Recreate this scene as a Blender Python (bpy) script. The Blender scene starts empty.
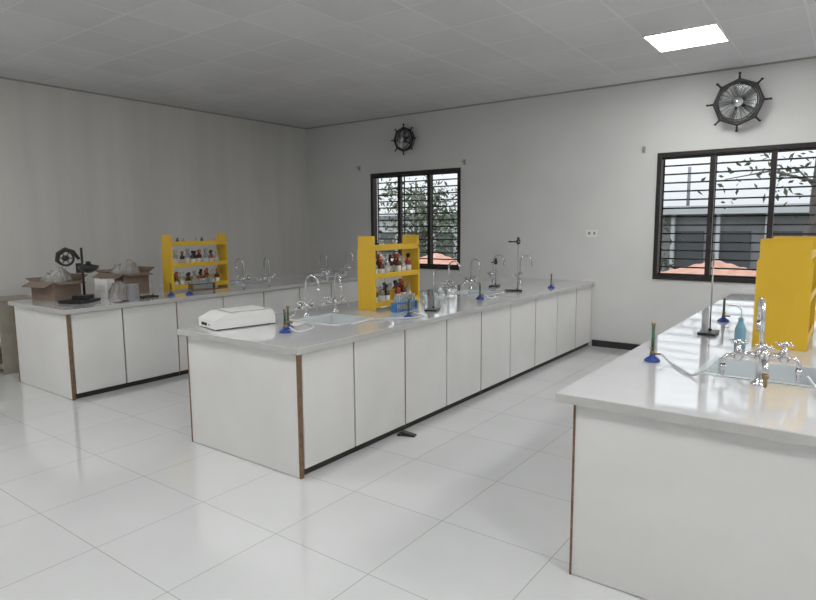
import bpy, bmesh, math, random
from mathutils import Vector, Matrix
random.seed(7)
sc=bpy.context.scene
try:
    sc.view_settings.view_transform='Standard'
    sc.view_settings.look='None'
except Exception: pass
PI=math.pi
# ---------------------------------------------------------------- materials
def P(name,col,rough=.5,metal=0,noise=0,nscale=5,bump=0,trans=0,spec=None,stretch=(1,1,1),coat=0,ior=None,alpha=None):
    m=bpy.data.materials.new(name);m.use_nodes=True;n=m.node_tree;b=n.nodes['Principled BSDF']
    b.inputs['Base Color'].default_value=(*col,1);b.inputs['Roughness'].default_value=rough;b.inputs['Metallic'].default_value=metal
    if trans:b.inputs['Transmission Weight'].default_value=trans
    if coat:
        b.inputs['Coat Weight'].default_value=coat;b.inputs['Coat Roughness'].default_value=.05
    if spec is not None:b.inputs['Specular IOR Level'].default_value=spec
    if ior:b.inputs['IOR'].default_value=ior
    if alpha:b.inputs['Alpha'].default_value=alpha
    if noise or bump:
        tc=n.nodes.new('ShaderNodeTexCoord');mp=n.nodes.new('ShaderNodeMapping');mp.inputs['Scale'].default_value=stretch
        nz=n.nodes.new('ShaderNodeTexNoise');nz.inputs['Scale'].default_value=nscale;nz.inputs['Detail'].default_value=6
        n.links.new(tc.outputs['Object'],mp.inputs[0]);n.links.new(mp.outputs[0],nz.inputs['Vector'])
        if noise:
            cr=n.nodes.new('ShaderNodeMapRange');cr.inputs[1].default_value=.3;cr.inputs[2].default_value=.7
            cr.inputs[3].default_value=1-noise;cr.inputs[4].default_value=1+noise*.4
            mx=n.nodes.new('ShaderNodeVectorMath');mx.operation='SCALE';mx.inputs[0].default_value=col
            n.links.new(nz.outputs[0],cr.inputs[0]);n.links.new(cr.outputs[0],mx.inputs['Scale']);n.links.new(mx.outputs[0],b.inputs['Base Color'])
        if bump:
            bp=n.nodes.new('ShaderNodeBump');bp.inputs['Strength'].default_value=bump;bp.inputs['Distance'].default_value=.01
            n.links.new(nz.outputs[0],bp.inputs['Height']);n.links.new(bp.outputs[0],b.inputs['Normal'])
    return m
def tiled(name,c1,c2,mort,w,h,ox,oy,ms,rough,bump=0,noise=.05,coat=0):
    m=bpy.data.materials.new(name);m.use_nodes=True;n=m.node_tree;b=n.nodes['Principled BSDF']
    tc=n.nodes.new('ShaderNodeTexCoord');mp=n.nodes.new('ShaderNodeMapping');mp.inputs['Location'].default_value=(-ox,-oy,0)
    br=n.nodes.new('ShaderNodeTexBrick');br.offset=0;br.squash=1
    br.inputs['Scale'].default_value=1;br.inputs['Brick Width'].default_value=w;br.inputs['Row Height'].default_value=h
    br.inputs['Mortar Size'].default_value=ms;br.inputs['Mortar Smooth'].default_value=.1;br.inputs['Bias'].default_value=0
    br.inputs['Color1'].default_value=(*c1,1);br.inputs['Color2'].default_value=(*c2,1);br.inputs['Mortar'].default_value=(*mort,1)
    n.links.new(tc.outputs['Object'],mp.inputs[0]);n.links.new(mp.outputs[0],br.inputs['Vector'])
    nz=n.nodes.new('ShaderNodeTexNoise');nz.inputs['Scale'].default_value=1.3;nz.inputs['Detail'].default_value=7
    n.links.new(tc.outputs['Object'],nz.inputs['Vector'])
    cr=n.nodes.new('ShaderNodeMapRange');cr.inputs[1].default_value=.3;cr.inputs[2].default_value=.7;cr.inputs[3].default_value=1-noise;cr.inputs[4].default_value=1.0
    mx=n.nodes.new('ShaderNodeVectorMath');mx.operation='SCALE'
    n.links.new(nz.outputs[0],cr.inputs[0]);n.links.new(br.outputs['Color'],mx.inputs[0]);n.links.new(cr.outputs[0],mx.inputs['Scale']);n.links.new(mx.outputs[0],b.inputs['Base Color'])
    rr=n.nodes.new('ShaderNodeMapRange');rr.inputs[3].default_value=rough;rr.inputs[4].default_value=rough+.06
    n.links.new(nz.outputs[0],rr.inputs[0]);n.links.new(rr.outputs[0],b.inputs['Roughness'])
    if coat:
        b.inputs['Coat Weight'].default_value=coat;b.inputs['Coat Roughness'].default_value=.03
    if bump:
        bp=n.nodes.new('ShaderNodeBump');bp.inputs['Strength'].default_value=bump;bp.inputs['Distance'].default_value=.004;bp.invert=True
        n.links.new(br.outputs['Fac'],bp.inputs['Height']);n.links.new(bp.outputs[0],b.inputs['Normal'])
    return m
def emis(name,col,s):
    m=bpy.data.materials.new(name);m.use_nodes=True;n=m.node_tree;n.nodes.clear()
    e=n.nodes.new('ShaderNodeEmission');e.inputs[0].default_value=(*col,1);e.inputs[1].default_value=s
    o=n.nodes.new('ShaderNodeOutputMaterial');n.links.new(e.outputs[0],o.inputs[0]);return m
M={}
M['wall']=P('wall_paint',(.69,.69,.68),.75,noise=.06,nscale=1.2,bump=.05)
M['wall_l']=P('wall_paint_streaked',(.69,.68,.65),.8,noise=.09,nscale=2.2,stretch=(1,1.6,.12),bump=.08)
M['floor']=tiled('floor_tiles',(.70,.715,.715),(.675,.69,.69),(.38,.38,.37),.65,.643,-1.765-.65*20,1.41-.643*20,.0021,.03,.12,.08,.8)
M['ceil']=tiled('ceiling_tiles',(.71,.71,.715),(.655,.655,.66),(.76,.76,.76),.65,.65,-1.76-.65*20,6.12-.65*20,.011,.8,.6,.08)
M['frame']=P('window_frame_dark',(.018,.014,.012),.4)
M['bar']=P('grille_iron',(.03,.028,.03),.5)
M['glass']=P('window_glass',(.95,.97,.97),.0,trans=1,ior=1.02)
M['top']=P('bench_laminate',(.70,.705,.715),.06,noise=.05,nscale=3,coat=.6)
M['edge']=P('bench_edge_band',(.50,.50,.48),.4,noise=.08,nscale=6)
M['panel']=P('bench_panel',(.74,.735,.72),.32,noise=.05,nscale=2.5)
M['carc']=P('bench_carcass_dark',(.03,.024,.02),.7)
M['chip']=P('chipboard_edge',(.22,.13,.07),.8,noise=.35,nscale=30)
M['skirt']=P('skirting_black',(.02,.02,.022),.4)
M['chrome']=P('chrome',(.66,.66,.67),.16,metal=1)
M['steel']=P('steel',(.45,.45,.46),.3,metal=1)
M['brass']=P('brass_nozzle',(.30,.22,.12),.35,metal=1)
M['black']=P('black_enamel',(.012,.012,.014),.35)
M['rubber']=P('black_rubber',(.015,.015,.015),.7)
M['yellow']=P('yellow_laminate',(.74,.47,.03),.35,noise=.05,nscale=4)
M['yellow_d']=P('yellow_edge',(.62,.40,.03),.5)
M['blue']=P('blue_enamel',(.02,.06,.30),.35)
M['green']=P('green_paint',(.03,.10,.045),.4)
M['white']=P('white_plastic',(.82,.82,.80),.35)
M['sink']=P('sink_ceramic',(.64,.68,.70),.15)
M['hose']=P('clear_hose',(.62,.66,.68),.3)
M['clear']=P('bottle_glass',(.85,.9,.92),.05,trans=.85,ior=1.3)
M['amber']=P('amber_glass',(.10,.025,.008),.1)
M['redl']=P('red_liquid',(.32,.05,.03),.2)
M['dark']=P('dark_bottle',(.03,.025,.03),.2)
M['orange']=P('orange_cap',(.5,.10,.03),.5)
M['label']=P('paper_label',(.72,.70,.64),.7)
M['card']=P('cardboard',(.22,.165,.13),.85,noise=.15,nscale=6)
M['cardi']=P('cardboard_inside',(.15,.10,.065),.9)
M['film']=P('plastic_film',(.50,.48,.46),.2,noise=.3,nscale=8,alpha=.6)
M['wood']=P('rack_wood',(.20,.11,.05),.6,noise=.2,nscale=12,stretch=(1,1,6))
M['bluepl']=P('blue_plastic_rack',(.05,.20,.45),.35)
M['teal']=P('pale_teal_plastic',(.16,.33,.42),.35)
M['tube']=P('test_tube_glass',(.75,.82,.86),.1,trans=.5)
M['beige']=P('beige_board',(.36,.33,.27),.6,noise=.15,nscale=8)
M['switch']=P('switch_grey',(.35,.35,.34),.5)
M['lamp']=emis('lamp_diffuser',(1,.99,.98),31)
M['fanblade']=P('fan_blade_grey',(.5,.52,.52),.25,metal=.8)
M['tree']=P('tree_bark',(.12,.11,.10),.9,noise=.3)
M['leaf']=P('leaves',(.085,.12,.065),.6,noise=.5,nscale=3)
M['rtile']=P('terracotta_roof',(.50,.27,.20),.8,noise=.25,nscale=4)
M['bldg']=P('building_render',(.24,.24,.25),.85,noise=.2,nscale=1)
M['bldg2']=P('building_pale',(.48,.50,.51),.85,noise=.1,nscale=1)
M['bwin']=P('building_window',(.08,.085,.09),.4)
M['grd']=P('ground_outside',(.25,.24,.20),.9,noise=.2)
# ---------------------------------------------------------------- mesh builder
class B:
    def __init__(s,name):
        s.name=name;s.bm=bmesh.new();s.m=[];s.T=Matrix.Identity(4)
    def mi(s,k):
        if k not in s.m:s.m.append(k)
        return s.m.index(k)
    def _faces(s,vs,fs,k,smooth):
        bv=[s.bm.verts.new(s.T@Vector(v)) for v in vs];i=s.mi(k)
        for f in fs:
            try:
                fc=s.bm.faces.new([bv[j] for j in f]);fc.material_index=i;fc.smooth=smooth
            except ValueError:pass
    def box(s,x0,x1,y0,y1,z0,z1,k):
        v=[(x0,y0,z0),(x1,y0,z0),(x1,y1,z0),(x0,y1,z0),(x0,y0,z1),(x1,y0,z1),(x1,y1,z1),(x0,y1,z1)]
        s._faces(v,[(3,2,1,0),(4,5,6,7),(0,1,5,4),(1,2,6,5),(2,3,7,6),(3,0,4,7)],k,False)
    def prism(s,pts,axis,a,b,k):
        def mk(p,t):
            return {0:(t,p[0],p[1]),1:(p[0],t,p[1]),2:(p[0],p[1],t)}[axis]
        n=len(pts);v=[mk(p,a) for p in pts]+[mk(p,b) for p in pts]
        s._faces(v,[tuple(range(n))[::-1],tuple(range(n,2*n))]+[(i,(i+1)%n,n+(i+1)%n,n+i) for i in range(n)],k,False)
    def tube(s,pts,r,k,seg=10,cap=True,closed=False):
        pts=[Vector(p) for p in pts];n=len(pts);rr=r if isinstance(r,(list,tuple)) else [r]*n
        vs=[];up=None
        for i,p in enumerate(pts):
            if closed:d=pts[(i+1)%n]-pts[i-1]
            else:d=(pts[min(i+1,n-1)]-pts[max(i-1,0)])
            d.normalize()
            if up is None:
                up=Vector((0,0,1)) if abs(d.z)<.9 else Vector((1,0,0))
            a=(up-d*up.dot(d)).normalized();up=a;c=d.cross(a)
            for j in range(seg):
                t=2*PI*j/seg;vs.append(p+(a*math.cos(t)+c*math.sin(t))*rr[i])
        fs=[]
        for i in range(n if closed else n-1):
            for j in range(seg):
                i2=(i+1)%n
                fs.append((i*seg+j,i*seg+(j+1)%seg,i2*seg+(j+1)%seg,i2*seg+j))
        if cap and not closed:
            fs.append(tuple(range(seg))[::-1]);fs.append(tuple(range((n-1)*seg,n*seg)))
        s._faces(vs,fs,k,True)
    def cyl(s,p0,p1,r,k,r1=None,seg=16):
        s.tube([p0,p1],[r,r if r1 is None else r1],k,seg)
    def lathe(s,c,prof,k,seg=20):
        vs=[];n=len(prof)
        for r,z in prof:
            for j in range(seg):
                t=2*PI*j/seg;vs.append((c[0]+r*math.cos(t),c[1]+r*math.sin(t),c[2]+z))
        fs=[]
        for i in range(n-1):
            for j in range(seg):
                fs.append((i*seg+j,i*seg+(j+1)%seg,(i+1)*seg+(j+1)%seg,(i+1)*seg+j))
        if prof[0][0]>1e-4:fs.append(tuple(range(seg))[::-1])
        if prof[-1][0]>1e-4:fs.append(tuple(range((n-1)*seg,n*seg)))
        s._faces(vs,fs,k,True)
    def ring(s,c,axis,R,r,k,n=32,seg=8):
        pts=[]
        for i in range(n):
            t=2*PI*i/n;a,b=R*math.cos(t),R*math.sin(t)
            pts.append({0:(c[0],c[1]+a,c[2]+b),1:(c[0]+a,c[1],c[2]+b),2:(c[0]+a,c[1]+b,c[2])}[axis])
        s.tube(pts,r,k,seg,closed=True)
    def film(s,cx,cy,cz,sx,sy,sz,seed):
        rnd=random.Random(seed);n=14;vs=[];fs=[]
        for i in range(n+1):
            for j in range(n+1):
                u,v=i/n-.5,j/n-.5;e=max(0,1-(u*u+v*v)*4)
                vs.append((cx+u*sx+rnd.uniform(-.008,.008),cy+v*sy+rnd.uniform(-.008,.008),cz+sz*(e**.5)*(rnd.uniform(.76,1)) ))
        for i in range(n):
            for j in range(n):a=i*(n+1)+j;fs.append((a,a+1,a+n+2,a+n+1))
        s._faces(vs,fs,'film',False)
    def done(s,loc=(0,0,0),rz=0,bevel=0,scale=1):
        me=bpy.data.meshes.new(s.name);s.bm.to_mesh(me);s.bm.free()
        for k in s.m:me.materials.append(M[k])
        o=bpy.data.objects.new(s.name,me);sc.collection.objects.link(o);o.location=loc;o.rotation_euler=(0,0,rz);o.scale=(scale,)*3
        if bevel:
            md=o.modifiers.new('bevel','BEVEL');md.width=bevel;md.segments=2;md.limit_method='ANGLE';md.angle_limit=math.radians(50)
        return o
def cells(a0,a1,b0,b1,holes):
    A=sorted({a0,a1,*[h[0] for h in holes],*[h[1] for h in holes]});Bb=sorted({b0,b1,*[h[2] for h in holes],*[h[3] for h in holes]})
    for i in range(len(A)-1):
        for j in range(len(Bb)-1):
            ca,cb=(A[i]+A[i+1])/2,(Bb[j]+Bb[j+1])/2
            if not any(h[0]<ca<h[1] and h[2]<cb<h[3] for h in holes):
                yield A[i],A[i+1],Bb[j],Bb[j+1]
# ---------------------------------------------------------------- room
XL,XR,YF,YB,ZC=-8.19,4.6,-3.8,8.0,3.40
wins=[(-6.67,-4.90),(-2.05,-.18),(2.3,4.17)];WZ0,WZ1=.945,2.505  # last opening is out of view, added to bring in light
side_light_wins=[(-.6,1.6),(3.6,5.8)]  # unseen right-wall windows, added as a side light
b=B('floor');b.box(XL-.2,XR+.2,YF-.2,YB+.2,-.1,0,'floor');b.done()
b=B('ceiling');b.box(XL-.2,XR+.2,YF-.2,YB+.2,ZC,ZC+.1,'ceil');b.done()
b=B('wall_left');b.box(XL-.2,XL,YF-.2,YB+.2,0,ZC,'wall_l');b.done()
b=B('wall_right')
for a0,a1,c0,c1 in cells(YF-.2,YB+.2,0,ZC,[(w[0],w[1],WZ0,WZ1) for w in side_light_wins]):b.box(XR,XR+.2,a0,a1,c0,c1,'wall')
b.done()
b=B('wall_front');b.box(XL,XR,YF-.2,YF,0,ZC,'wall');b.done()
b=B('wall_back')
for a0,a1,c0,c1 in cells(XL,XR,0,ZC,[(w[0],w[1],WZ0,WZ1) for w in wins]):b.box(a0,a1,YB,YB+.2,c0,c1,'wall')
b.done()
b=B('baseboard_back');b.box(-2.80,-1.02,YB-.02,YB,0,.085,'skirt');b.done()
b=B('trim_1');b.box(XL,XR,YB-.02,YB,ZC-.018,ZC,'switch');b.box(XL,XL+.02,YF,YB,ZC-.018,ZC,'switch');b.done()
def window(i,T,x0,x1):
    b=B('window_%d'%i);b.T=T;w=.05;y0,y1=-.015,.09
    b.box(x0,x0+w,y0,y1,WZ0,WZ1,'frame');b.box(x1-w,x1,y0,y1,WZ0,WZ1,'frame')
    b.box(x0+w,x1-w,y0,y1,WZ0,WZ0+w,'frame');b.box(x0+w,x1-w,y0,y1,WZ1-w,WZ1,'frame')
    L=(x1-x0)/3
    for k in(1,2):b.box(x0+L*k-.028,x0+L*k+.028,.0,.06,WZ0+w,WZ1-w,'frame')
    for k in range(3):
        a,c=x0+L*k+.03,x0+L*(k+1)-.03
        b.box(a,c,.02,.05,WZ0+w,WZ0+w+.03,'frame');b.box(a,c,.02,.05,WZ1-w-.03,WZ1-w,'frame')
        b.box(a,c,.033,.037,WZ0+w+.03,WZ1-w-.03,'glass')
    nb=14
    for k in range(1,nb):
        z=WZ0+w+(WZ1-WZ0-2*w)*k/nb
        b.box(x0+w,x1-w,.105,.125,z-.009,z+.009,'bar')
    for k in (0,2,4,6):
        x=x0+w+(x1-x0-2*w)*k/6;b.box(x-.010,x+.010,.125,.135,WZ0,WZ1,'bar')
    b.done()
for i,(x0,x1) in enumerate(wins):window(i+1,Matrix.Translation((0,YB,0)),x0,x1)
for i,(x0,x1) in enumerate(side_light_wins):window(i+4,Matrix.Translation((XR,0,0))@Matrix.Rotation(-PI/2,4,'Z'),-x1,-x0)
for (x,y) in [(-1.76,6.12),(1.49,3.52),(3.44,6.12),(3.44,3.52),(3.44,.92),(1.49,.92),(-1.76,.92),(-5.01,.92),(-7.61,-.38),(-3.06,-2.33)]:  # first panel stands in view; the rest are unseen, added as fill light
    b=B('ceiling_light_and_fill_panel');s=.65
    for a in((0,s,0,.02),(0,s,s-.02,s),(0,.02,.02,s-.02),(s-.02,s,.02,s-.02)):b.box(a[0],a[1],a[2],a[3],-.012,0,'white')
    b.box(.02,s-.02,.02,s-.02,-.008,0,'lamp');b.done((x,y,ZC))
# ---------------------------------------------------------------- benches
ZT=.878
def bench(x0,x1,sinks,y0=2.60,ol=.03):
    b=B('lab_bench');T=.042;o=.03;zb=ZT-T;y1=YB-.005
    for a0,a1,c0,c1 in cells(x0,x1,y0,y1,sinks):b.box(a0,a1,c0,c1,zb,ZT,'top')
    e=.004
    b.box(x0-e,x1+e,y0-e,y0,zb,ZT-.002,'edge');b.box(x1,x1+e,y0,y1,zb,ZT-.002,'edge');b.box(x0-e,x0,y0,y1,zb,ZT-.002,'edge')
    X0,X1,Y0=x0+ol,x1-o,y0+o
    b.box(X0,X1,Y0,Y0+.02,.005,zb,'panel')
    b.box(X1-.010,X1+.004,Y0-.004,Y0+.026,.0,zb,'chip');b.box(X0-.004,X0+.006,Y0-.004,Y0+.026,.0,zb,'chip')
    b.box(X0+.03,X1-.03,Y0+.02,y1,.0,.60,'carc');b.box(X0+.03,X0+.06,Y0+.02,y1,.6,zb,'carc');b.box(X1-.06,X1-.03,Y0+.02,y1,.6,zb,'carc')
    ys=[Y0+.03]+[3.17+.61*k for k in range(8)]+[y1]
    for side in(1,-1):
        xa,xb=(X1-.022,X1) if side==1 else (X0,X0+.022)
        for k in range(9):
            g=.008;b.box(xa,xb,ys[k]+g,ys[k+1]-g,.055,zb-.008,'panel')
            if k%2==0 and k:
                b.box(xa-.002 if side==1 else xa,xb if side==1 else xb+.002,ys[k]-.0065,ys[k]+.0015,.03,zb,'chip')
    for h in sinks:
        a0,a1,c0,c1=h;t=.012;zf=ZT-.17
        b.box(a0,a1,c0,c1,zf,zf+t,'sink');b.box(a0,a0+t,c0,c1,zf+t,ZT+.004,'sink');b.box(a1-t,a1,c0,c1,zf+t,ZT+.004,'sink')
        b.box(a0+t,a1-t,c0,c0+t,zf+t,ZT+.004,'sink');b.box(a0+t,a1-t,c1-t,c1,zf+t,ZT+.004,'sink')
        cx,cy=(a0+a1)/2,(c0+c1)/2
        for q in((a0-.025,a1+.025,c0-.025,c0),(a0-.025,a1+.025,c1,c1+.025),(a0-.025,a0,c0,c1),(a1,a1+.025,c0,c1)):b.box(*q,ZT,ZT+.006,'sink')
        b.cyl((cx,cy,zf+t),(cx,cy,zf+t+.004),.03,'steel')
    return b.done()
bench(-7.18,-5.915,[(-6.85,-6.40,5.03,5.43),(-6.85,-6.40,6.6,7.0)],2.60,.05)
bench(-4.093,-2.795,[(-3.66,-3.22,3.42,3.82),(-3.66,-3.22,5.75,6.15)],2.60,.075)
bench(-1.062,.27,[(-.60,-.10,3.36,3.80),(-.60,-.14,5.75,6.15)],2.585,.075)
# ---------------------------------------------------------------- yellow racks
def bottle(b,x,y,z,kind,r=.028,h=.11):
    body={'a':'amber','c':'clear','r':'redl','d':'dark'}[kind]
    b.lathe((x,y,z),[(r,0),(r,h*.68),(r*.85,h*.8),(r*.42,h*.88),(r*.42,h)],body,14)
    b.lathe((x,y,z+h),[(r*.5,0),(r*.6,h*.06),(r*.75,h*.2),(r*.3,h*.26)],'orange' if kind in'a' else('clear' if kind=='c' else 'dark'),12)
    b.lathe((x,y,z+h*.15),[(r*1.03,0),(r*1.03,h*.38)],'label',14)
    if kind=='c':b.lathe((x,y,z+.004),[(r*.85,0),(r*.85,h*.4)],random.choice(['redl','amber','hose']),12)
def rack(x,y,depth,length,bott=True):
    b=B('reagent_bottle_rack');H=.672;t=.022;d=depth/2
    prof=[(-d,0),(d,0),(d,.53),(d*.92,.55),(d*.92,H-.008),(d*.86,H),(-d*.86,H),(-d*.92,H-.008),(-d*.92,.55),(-d,.53)]
    for a in(0,length-t):b.prism(prof,1,a,a+t,'yellow')
    for z in(.025,.285,.54):
        w=d*.98 if z<.5 else d*.88
        b.box(-w,w,t,length-t,z,z+.018,'yellow')
        for sx in(-1,1):
            b.box(sx*w-.008 if sx>0 else -w,sx*w if sx>0 else -w+.008,t,length-t,z+.018,z+.05,'yellow')
    b.box(-.006,.006,t,length-t,.043,.16,'yellow_d')
    if bott:
        n=int((length-.08)/.085)
        for z,kinds in((.043,'cacdcra'),(.303,'rcacdac'),):
            for k in range(n):
                for sx in(-1,1):
                    if random.random()<.9:
                        bottle(b,sx*d*.5,.07+k*.085+random.uniform(-.008,.008),z,kinds[(k+(sx>0))%7],.027+random.uniform(0,.005),.125+random.uniform(0,.035))
        for k in range(n):
            if k in(1,2,4,5):bottle(b,0,.07+k*.085,.558,'cd'[k%2],.02,.06)
    return b.done((x,y,ZT+.001),0,.0015)
rack(-6.60,4.10,.20,.80);rack(-3.56,4.18,.20,.70);rack(-.34,4.28,.29,.70)
# ---------------------------------------------------------------- fittings
def spoke_handle(b,c,r=.028):
    x,y,z=c
    b.cyl((x,y,z-.01),(x,y,z+.012),.009,'chrome')
    for k in range(4):
        t=PI/4+k*PI/2;b.cyl((x,y,z),(x+r*math.cos(t),y+r*math.sin(t),z),.005,'chrome',.004,8)
        b.lathe((x+r*math.cos(t),y+r*math.sin(t),z-.006),[(.001,0),(.006,.003),(.006,.009),(.001,.012)],'chrome',8)
def faucet(x,y,rz,h=.355,reach=.15):
    b=B('laboratory_faucet')
    b.lathe((0,0,0),[(.03,0),(.03,.006),(.018,.014),(.013,.03),(.013,.06),(.017,.07),(.017,.10),(.011,.11)],'chrome')
    pts=[(0,0,.10),(0,0,h-reach/2)]
    for k in range(1,11):
        t=PI*k/10;pts.append((reach/2-reach/2*math.cos(t),0,h-reach/2+reach/2*math.sin(t)))
    pts.append((reach,0,h-reach/2-.03));b.tube(pts,.0085,'chrome',10)
    b.cyl((reach,0,h-reach/2-.03),(reach,0,h-reach/2-.075),.010,'chrome',.005,10)
    for sgn in(1,-1):
        b.cyl((0,0,.085),(0,sgn*.07,.085),.011,'chrome');b.cyl((0,sgn*.07,.07),(0,sgn*.07,.12),.012,'chrome')
        spoke_handle(b,(0,sgn*.07,.13))
        b.tube([(0,sgn*.08,.085),(0,sgn*.11,.082),(0,sgn*.125,.065),(0,sgn*.127,.035)],[.009,.008,.007,.004],'chrome')
    b.cyl((0,0,.085),(-.06,0,.085),.011,'chrome');spoke_handle(b,(-.06,0,.105))
    return b.done((x,y,ZT+.0005),rz)
for f in [(-3.74,3.60,0),(-3.73,3.95,-.5),(-3.74,5.85,0),(-3.74,6.35,-.3),(-6.30,4.98,PI),(-6.22,5.33,PI-.3),(-6.30,6.5,PI),(-6.6,7.25,0),(-6.30,7.35,0),(-3.55,7.3,.3),(-3.95,7.3,.2)]:faucet(*f)
def burner(x,y,h=.15,rz=0):
    b=B('bunsen_burner')
    b.lathe((0,0,0),[(.042,0),(.043,.008),(.034,.018),(.016,.028),(.014,.04)],'blue')
    b.cyl((0,0,.036),(0,0,.06),.013,'brass');b.cyl((0,0,.06),(0,0,h),.0085,'green');b.lathe((0,0,h),[(.0085,0),(.012,.004),(.012,.02),(.007,.022)],'brass',12)
    b.cyl((0,0,.045),(.045,0,.045),.006,'brass');b.ring((0,0,.075),2,.012,.004,'brass',16,6)
    return b.done((x,y,ZT+.0005),rz)
for q in[(-3.30,2.96),(-3.42,3.10),(-2.97,4.03),(-3.11,5.47),(-2.94,6.90),(-.88,3.50,.20),(-.80,5.25,.17),(-6.1,4.05,.12),(-6.15,3.85,.12)]:burner(*q)
def stand(x,y,h,rz=0,head=None):
    b=B('retort_stand')
    b.box(-.055,.055,-.09,.09,.004,.018,'black')
    for sx in(-.045,.045):
        for sy in(-.08,.08):b.cyl((sx,sy,0),(sx,sy,.006),.008,'rubber')
    b.cyl((0,.05,.018),(0,.05,h),.0055,'steel',None,10);b.cyl((0,.05,.018),(0,.05,.03),.011,'black')
    if head:
        b.box(-.02,.02,.03,.07,h-head-.02,h-head+.02,'black')
        b.cyl((0,.05,h-head),(0,-.01,h-head),.008,'black');b.cyl((.012,.05,h-head),(.04,.05,h-head),.008,'steel')
        b.tube([(0,-.01,h-head),(.03,-.03,h-head),(.028,-.06,h-head)],.008,'black');b.tube([(0,-.01,h-head),(-.03,-.03,h-head),(-.028,-.06,h-head)],.008,'black')
        b.cyl((0,.05,h-head-.03),(0,.05,h-head+.05),.015,'black')
    return b.done((x,y,ZT+.0005),rz)
stand(-.79,4.60,.56);stand(-3.05,4.50,.36,.4);stand(-3.16,6.33,.62,-.9,.05);stand(-3.6,6.7,.40,.3,.1);stand(-6.22,3.62,.18)
def ttrack(x,y,rz,n,mat,tm):
    b=B('test_tube_rack');L=n*.032+.03
    b.box(-.03,.03,0,L,0,.012,mat);b.box(-.03,.03,0,L,.075,.085,mat)
    for yy in(0,L-.01):b.box(-.03,.03,yy,yy+.01,.012,.075,mat)
    for k in range(n):
        for sx in(-.014,.014):
            b.lathe((sx,.03+k*.032,.012),[(.003,0),(.008,.006),(.008,.13),(.0095,.132)],tm,10)
    return b.done((x,y,ZT+.0005),rz)
ttrack(-3.26,4.20,0,9,'bluepl','tube');ttrack(-6.36,4.25,0,9,'wood','tube')
b=B('digital_balance')
b.box(0,.30,0,.50,.008,.070,'white');b.prism([(.0,.070),(.50,.070),(.48,.118),(.10,.118)],0,.0,.30,'white')
b.box(.03,.27,.14,.45,.118,.122,'steel');b.box(.035,.265,.145,.445,.122,.128,'white')
b.box(.06,.16,-.003,.0,.024,.046,'rubber');b.box(.19,.21,-.003,.0,.03,.04,'blue')
for sx in(.03,.27):
    for sy in(.04,.46):b.cyl((sx,sy,0),(sx,sy,.008),.015,'rubber')
b.done((-4.07,2.77,ZT+.0005),-.22,.006)
b=B('paper_note');b.box(0,.12,0,.17,0,.002,'label');b.done((-3.55,3.16,ZT+.001),.3)
def hose(pts,r=.0065):
    b=B('rubber_hose');q=[]
    P4=[Vector(p) for p in pts]
    for i in range(len(P4)-1):
        p0=P4[max(i-1,0)];p1=P4[i];p2=P4[i+1];p3=P4[min(i+2,len(P4)-1)]
        for k in range(8):
            t=k/8;q.append(.5*((2*p1)+(-p0+p2)*t+(2*p0-5*p1+4*p2-p3)*t*t+(-p0+3*p1-3*p2+p3)*t**3))
    q.append(P4[-1]);b.tube(q,r,'hose',8);b.done()
z=ZT+.010
hose([(-.83,3.50,ZT+.045),(-.78,3.48,z),(-.70,3.36,z),(-.62,3.25,z),(-.545,3.22,.93)])
hose([(-.14,3.33,.93),(-.09,3.20,z+.015),(-.05,3.12,z+.002),(.02,2.98,z+.002),(.15,3.05,z+.002)])
hose([(-3.25,2.96,ZT+.045),(-3.2,3.0,z),(-3.25,3.2,z),(-3.5,3.33,z),(-3.72,3.37,z),(-3.74,3.465,.91)])
hose([(-2.92,4.03,ZT+.045),(-2.87,4.1,z+.002),(-2.98,3.9,z),(-3.12,3.75,z),(-3.1,3.45,z)])
hose([(-3.06,5.47,ZT+.045),(-3.0,5.5,z),(-3.05,5.7,z),(-3.15,5.8,z)])
def tap3(x,y,rz,sc_=1.0):
    b=B('laboratory_faucet')
    b.lathe((0,0,0),[(.032,0),(.032,.006),(.02,.016),(.014,.03),(.014,.10),(.022,.11),(.022,.145),(.012,.155)],'chrome')
    h=.36;r=.055;pts=[(0,0,.15),(0,0,h-r)]
    for k in range(1,11):
        t=PI*k/10;pts.append((0,r-r*math.cos(t),h-r+r*math.sin(t)))
    pts.append((0,2*r,h-r-.05));b.tube(pts,.009,'chrome')
    b.cyl((0,2*r,h-r-.05),(0,2*r,h-r-.09),.011,'chrome',.006)
    for t in(.0,PI,-PI/2):
        dx,dy=math.cos(t),math.sin(t)
        b.cyl((0,0,.128),(dx*.085,dy*.085,.128),.013,'chrome')
        b.lathe((dx*.085,dy*.085,.098),[(.008,0),(.017,.008),(.018,.045),(.012,.055),(.009,.075)],'chrome',14)
        spoke_handle(b,(dx*.085,dy*.085,.18),.036)
        b.tube([(dx*.09,dy*.09,.12),(dx*.125,dy*.125,.118),(dx*.14,dy*.14,.10),(dx*.142,dy*.142,.075)],[.012,.012,.011,.010],'chrome')
        b.lathe((dx*.142,dy*.142,.022),[(.004,0),(.008,.008),(.006,.016),(.010,.024),(.007,.032),(.013,.04),(.013,.056)],'brass' if t==-PI/2 else 'chrome',12)
    return b.done((x,y,ZT+.0005),rz,0,sc_)
tap3(-.33,3.27,.25,1.12)
faucet(-.36,5.6,1.57)
b=B('wash_bottle');b.lathe((0,0,0),[(.030,0),(.032,.01),(.032,.12),(.018,.16),(.013,.17),(.015,.172),(.015,.19),(.006,.195)],'teal')
b.tube([(0,0,.19),(0,0,.24),(-.02,-.01,.265),(-.07,-.03,.27)],.004,'hose');b.done((-.535,4.15,ZT+.0005))
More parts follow.
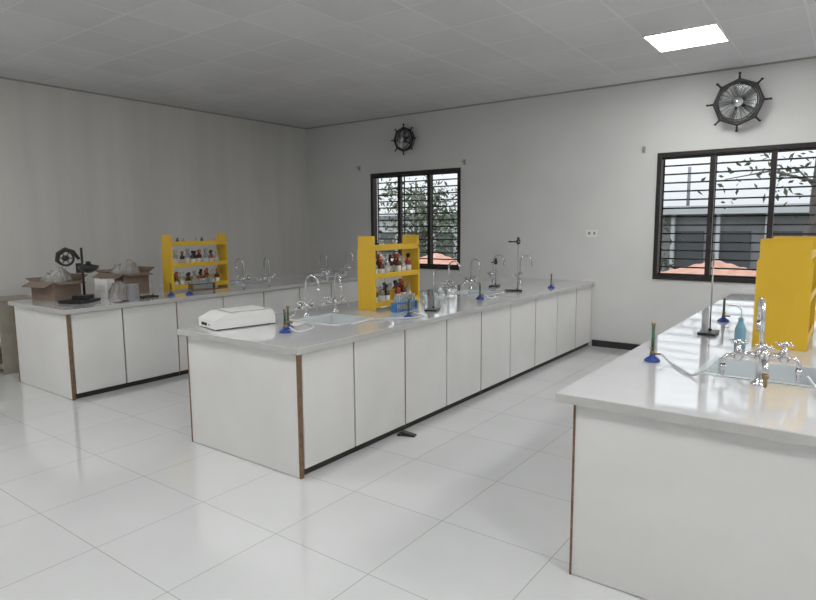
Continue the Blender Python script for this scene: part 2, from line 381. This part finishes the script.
# ---------------------------------------------------------------- clutter on bench 1
def carton(x,y,w,d,h,rz,flap=.5,wrap=1):
    b=B('cardboard_box');t=.006
    b.box(0,w,0,d,0,t,'card')
    b.box(0,t,0,d,t,h,'card');b.box(w-t,w,0,d,t,h,'card');b.box(t,w-t,0,t,t,h,'card');b.box(t,w-t,d-t,d,t,h,'card')
    f=d*flap
    def flp(p,q,dx,dy,dz,k='card'):
        a,bb=Vector(p),Vector(q);o=Vector((dx,dy,dz));n=Vector((0,0,-t))
        v=[a,bb,bb+o,a+o];v=v+[u+n for u in v]
        b._faces([tuple(u) for u in v],[(0,1,2,3),(7,6,5,4),(0,4,5,1),(1,5,6,2),(2,6,7,3),(3,7,4,0)],k,False)
    flp((0,0,h),(w,0,h),.0,-f*.75,-f*.35);flp((w,d,h),(0,d,h),.02,f*.6,f*.45,'cardi');flp((0,d,h),(0,0,h),-f*.7,0,f*.2);flp((w,0,h),(w,d,h),f*.7,0,-f*.15)
    # plastic wrapped contents bulging out of the top
    b.film(w*.42,d*.5,h*.55,w*.8,d*.9,h*.45+.12,wrap);b.film(w*.66,d*.55,h*.5,w*.6,d*.8,h*.5+.17,wrap+9)
    return b.done((x,y,ZT+.001),rz)
carton(-7.10,2.80,.40,.30,.20,.15,.45,3);carton(-7.12,3.55,.46,.32,.24,.1,.4,5)
def wrapping(x,y,sx,sy,sz,seed):
    b=B('plastic_wrapping');b.film(0,0,0,sx,sy,sz,seed);return b.done((x,y,ZT+.002))
wrapping(-6.46,3.42,.20,.20,.20,1)
b=B('white_carton');b.box(0,.16,0,.12,0,.20,'white');b.box(.03,.13,-.002,0,.06,.14,'label');b.box(.0,.16,.055,.065,.20,.202,'beige');b.done((-6.70,3.28,ZT+.001),.4,.003)
# black lamp/fan head apparatus
b=B('ring_clamp_stand')
b.box(-.13,.13,-.15,.15,.004,.03,'black');b.box(-.07,.07,-.02,.13,.03,.07,'black')
for sx in(-.09,.09):
    for sy in(-.12,.12):b.cyl((sx,sy,0),(sx,sy,.006),.01,'rubber')
b.cyl((0,.08,.07),(0,.08,.56),.012,'black')
b.T=Matrix.Rotation(.35,4,'Z')
b.tube([(0,.08,.44),(-.05,.07,.52),(-.12,.06,.545),(-.185,.05,.50),(-.20,.05,.43),(-.16,.05,.39)],[.016,.02,.024,.026,.022,.012],'black',10)
b.ring((-.12,.055,.455),1,.075,.012,'black',24);b.cyl((-.12,.03,.455),(-.12,.08,.455),.03,'black')
for k in range(6):
    t=k*PI/3;b.cyl((-.12,.055,.455),(-.12+.07*math.cos(t),.055,.455+.07*math.sin(t)),.005,'black',None,6)
b.lathe((.10,.02,.30),[(.02,0),(.07,.02),(.095,.05),(.098,.075),(.03,.09),(.02,.12)],'black',24)
b.cyl((0,.08,.37),(.10,.02,.38),.014,'black')
b.box(-.03,.03,.05,.11,.30,.40,'black')
b.T=Matrix.Identity(4)
b.done((-6.42,2.98,ZT+.0005),.5)
b=B('steel_beaker');b.lathe((0,0,0),[(.055,0),(.06,.01),(.06,.16),(.066,.168),(.058,.168),(.052,.02),(.0,.02)],'steel');b.tube([(.06,0,.14),(.10,0,.13),(.10,0,.05),(.06,0,.04)],.005,'steel');b.done((-6.17,3.42,ZT+.0005))
b=B('laboratory_wire');b.tube([(-.05,.08,.004),(.03,.10,.004),(.08,.02,.004),(.02,-.06,.004),(-.02,-.03,.004)],.004,'black',6);b.done((-6.12,3.22,ZT+.001))
b=B('shelf_unit')
b.box(0,.02,0,.45,0,.84,'beige');b.box(.48,.50,0,.45,0,.84,'beige')
for zz in(.06,.32,.58,.82):b.box(.02,.48,0,.45,zz,zz+.02,'beige')
b.box(.02,.48,.44,.45,.08,.82,'beige')
for zz,c in((.08,'card'),(.34,'white'),(.60,'label')):
    b.box(.05,.25,.05,.38,zz,zz+.14,c);b.box(.28,.45,.08,.36,zz,zz+.10,'white' if c!='white' else 'card')
b.done((-8.13,2.66,0),0,.002)
b=B('rubber_door_stop');b.prism([(0,0),(.11,0),(.11,.012),(0,.035)],1,0,.05,'black');b.box(-.03,.0,-.01,.06,0,.012,'black');b.done((-2.78,3.66,0),.3)
# ---------------------------------------------------------------- wall things
def fan(x,z,R):
    b=B('wall_fan')
    b.box(-.05,.05,-.03,0,-.06,.06,'black');b.cyl((0,-.03,0),(0,-.08,0),.03,'black')
    b.cyl((0,-.07,0),(0,-.15,0),R*.3,'black',R*.26,20)
    b.ring((0,-.17,0),1,R*1.0,.018,'black',8,8)
    b.ring((0,-.17,0),1,R*.90,.014,'black',36);b.ring((0,-.11,0),1,R*.92,.010,'black',36);b.ring((0,-.21,0),1,R*.80,.006,'black',36)
    for k in range(8):
        t=k*PI/4
        c,s=math.cos(t),math.sin(t)
        b.cyl((c*R*.85,-.17,s*R*.85),(c*R*1.28,-.17,s*R*1.28),.016,'black',.009,8)
        b.lathe((c*R*1.28,-.17,s*R*1.28-.014),[(.001,0),(.016,.008),(.016,.02),(.001,.028)],'black',8)
    for k in range(24):
        t=k*PI/12;c,s=math.cos(t),math.sin(t)
        b.tube([(c*R*.22,-.225,s*R*.22),(c*R*.8,-.21,s*R*.8),(c*R*.92,-.17,s*R*.92),(c*R*.9,-.11,s*R*.9),(c*R*.28,-.10,s*R*.28)],.0022,'black',5)
    b.cyl((0,-.235,0),(0,-.215,0),R*.24,'chrome',R*.24,20);b.cyl((0,-.21,0),(0,-.15,0),R*.18,'black')
    for k in range(5):
        t0=k*2*PI/5;vs=[];fs=[]
        n=6
        for i in range(n+1):
            rr=R*(.18+.62*i/n)
            for j in range(5):
                t=t0+(j/4-.5)*(.75+.15*i/n);vs.append((rr*math.cos(t),-.18+.03*(j/4-.5),rr*math.sin(t)))
        for i in range(n):
            for j in range(4):a=i*5+j;fs.append((a,a+1,a+6,a+5))
        b._faces(vs,fs,'fanblade',True)
    return b.done((x,YB,z))
fan(-5.97+.12,2.985,.18);fan(-1.20+.03,2.985,.245)
for x,z in((-4.83,2.58),(-6.92,2.61),(-2.22,2.56)):
    b=B('curtain_rod_bracket');b.box(-.02,.02,-.006,0,-.04,.04,'switch');b.box(-.008,.008,-.06,-.006,-.008,.008,'switch');b.ring((0,-.06,.012),0,.018,.005,'switch',14,6);b.done((x,YB,z))
b=B('wall_socket');b.box(-.075,.075,-.008,0,-.045,.045,'white');b.box(-.05,-.015,-.012,-.008,-.02,.02,'switch');b.box(.02,.05,-.011,-.008,-.02,.02,'switch');b.done((-2.85,YB,1.52))
# ---------------------------------------------------------------- outside
b=B('ground_outside');b.box(-40,40,-30,60,-3.2,-3.1,'grd');b.done()
b=B('tiled_roof');vs=[];fs=[];nx,ny=360,14
for i in range(nx+1):
    x=-16+20*i/nx
    for j in range(ny+1):
        y=10.2+3.0*j/ny;tri=abs(((x/2.2)%1)-.5)*2
        vs.append((x,y,.0+.20*(y-10.2)+.30*tri+.03*abs(math.sin(x*14))+(.015 if j%2 else 0)))
for i in range(nx):
    for j in range(ny):a=i*(ny+1)+j;fs.append((a,a+ny+1,a+ny+2,a+1))
b._faces(vs,fs,'rtile',False);b.box(-16,4,10.4,13,-3.1,-.05,'bldg');b.done()
b=B('neighbouring_building');b.box(-7.5,0.5,20,26,-3.1,1.9,'bldg');b.box(-7.8,.8,19.6,26,1.9,2.15,'bldg2')
for k in range(6):b.box(-7+k*1.25,-6.2+k*1.25,19.95,20,.0,1.4,'bwin');b.box(-7.1+k*1.25,-7.0+k*1.25,19.8,20,-.2,1.9,'bldg2')
b.cyl((-4.4,21,2.15),(-4.4,21,3.4),.05,'bldg');b.done()
b=B('neighbouring_building');b.box(-21,-12.5,21,25,-3.1,1.9,'bldg2');b.box(-21.2,-12.3,20.8,25,1.9,2.05,'bldg')
for k in range(5):b.box(-20+k*1.5,-19.2+k*1.5,20.95,21,.2,1.3,'bwin')
b.done()
def tree(x,y,h,spread,n,seed,lo=0.35):
    rnd=random.Random(seed);b=B('tree');tips=[]
    b.tube([(0,0,0),(.1,.05,h*.3),(0,.1,h*.6),(.1,0,h*.9)],[.16,.12,.07,.03],'tree')
    for k in range(26):
        z0=h*rnd.uniform(lo,.85);t=rnd.uniform(0,2*PI);L=spread*rnd.uniform(.5,1)
        p0=Vector((.05,.05,z0));p2=p0+Vector((math.cos(t)*L,math.sin(t)*L,L*rnd.uniform(-.1,.6)));p1=(p0+p2)/2+Vector((0,0,.2))
        b.tube([p0,p1,p2],[.035,.02,.008],'tree',6);tips+=[p1,p2,(p1+p2)/2]
    vs=[];fs=[]
    for k in range(n):
        c=rnd.choice(tips)+Vector([rnd.gauss(0,spread*.16) for _ in range(3)]);s=rnd.uniform(.05,.11)
        a=Vector([rnd.uniform(-1,1) for _ in range(3)]).normalized();d=a.cross(Vector([rnd.uniform(-1,1) for _ in range(3)])).normalized()
        i=len(vs);vs+=[c-a*s,c+d*s*.4,c+a*s,c-d*s*.4];fs.append((i,i+1,i+2,i+3))
    b._faces(vs,fs,'leaf',False);return b.done((x,y,-3.1))
tree(-4.75,16.5,5.6,.9,1500,1,.6);tree(-.75,14.8,8.6,1.8,1300,2,.62);tree(-10.3,14.5,6.4,1.4,1300,3);tree(-7.9,16,6.6,1.3,1300,4);tree(-13,18,7,1.8,1600,5);tree(3,15,7,2,1500,6)
# ---------------------------------------------------------------- world
w=bpy.data.worlds.new('overcast_sky');sc.world=w;w.use_nodes=True
n=w.node_tree;bg=n.nodes['Background'];tc=n.nodes.new('ShaderNodeTexCoord');sp=n.nodes.new('ShaderNodeSeparateXYZ');rp=n.nodes.new('ShaderNodeValToRGB')
rp.color_ramp.elements[0].position=.0;rp.color_ramp.elements[0].color=(.33,.345,.36,1);rp.color_ramp.elements[1].position=.5;rp.color_ramp.elements[1].color=(.92,.96,1,1)
n.links.new(tc.outputs['Generated'],sp.inputs[0]);n.links.new(sp.outputs[2],rp.inputs[0]);n.links.new(rp.outputs[0],bg.inputs[0]);bg.inputs[1].default_value=2.4
# ---------------------------------------------------------------- camera
f,yaw,pi_,ro=(605.3122,0.6363,0.1237,-0.0072)
F=Vector((-math.sin(yaw)*math.cos(pi_),math.cos(yaw)*math.cos(pi_),-math.sin(pi_)));R=Vector((math.cos(yaw),math.sin(yaw),0));U=R.cross(F)
R2=R*math.cos(ro)+U*math.sin(ro);U2=U*math.cos(ro)-R*math.sin(ro)
cd=bpy.data.cameras.new('camera');co=bpy.data.objects.new('camera',cd);sc.collection.objects.link(co)
co.matrix_world=Matrix(((R2.x,U2.x,-F.x,0),(R2.y,U2.y,-F.y,0),(R2.z,U2.z,-F.z,1.65),(0,0,0,1)))
cd.sensor_width=36;cd.lens=f/816*36;cd.clip_start=.05;sc.camera=co
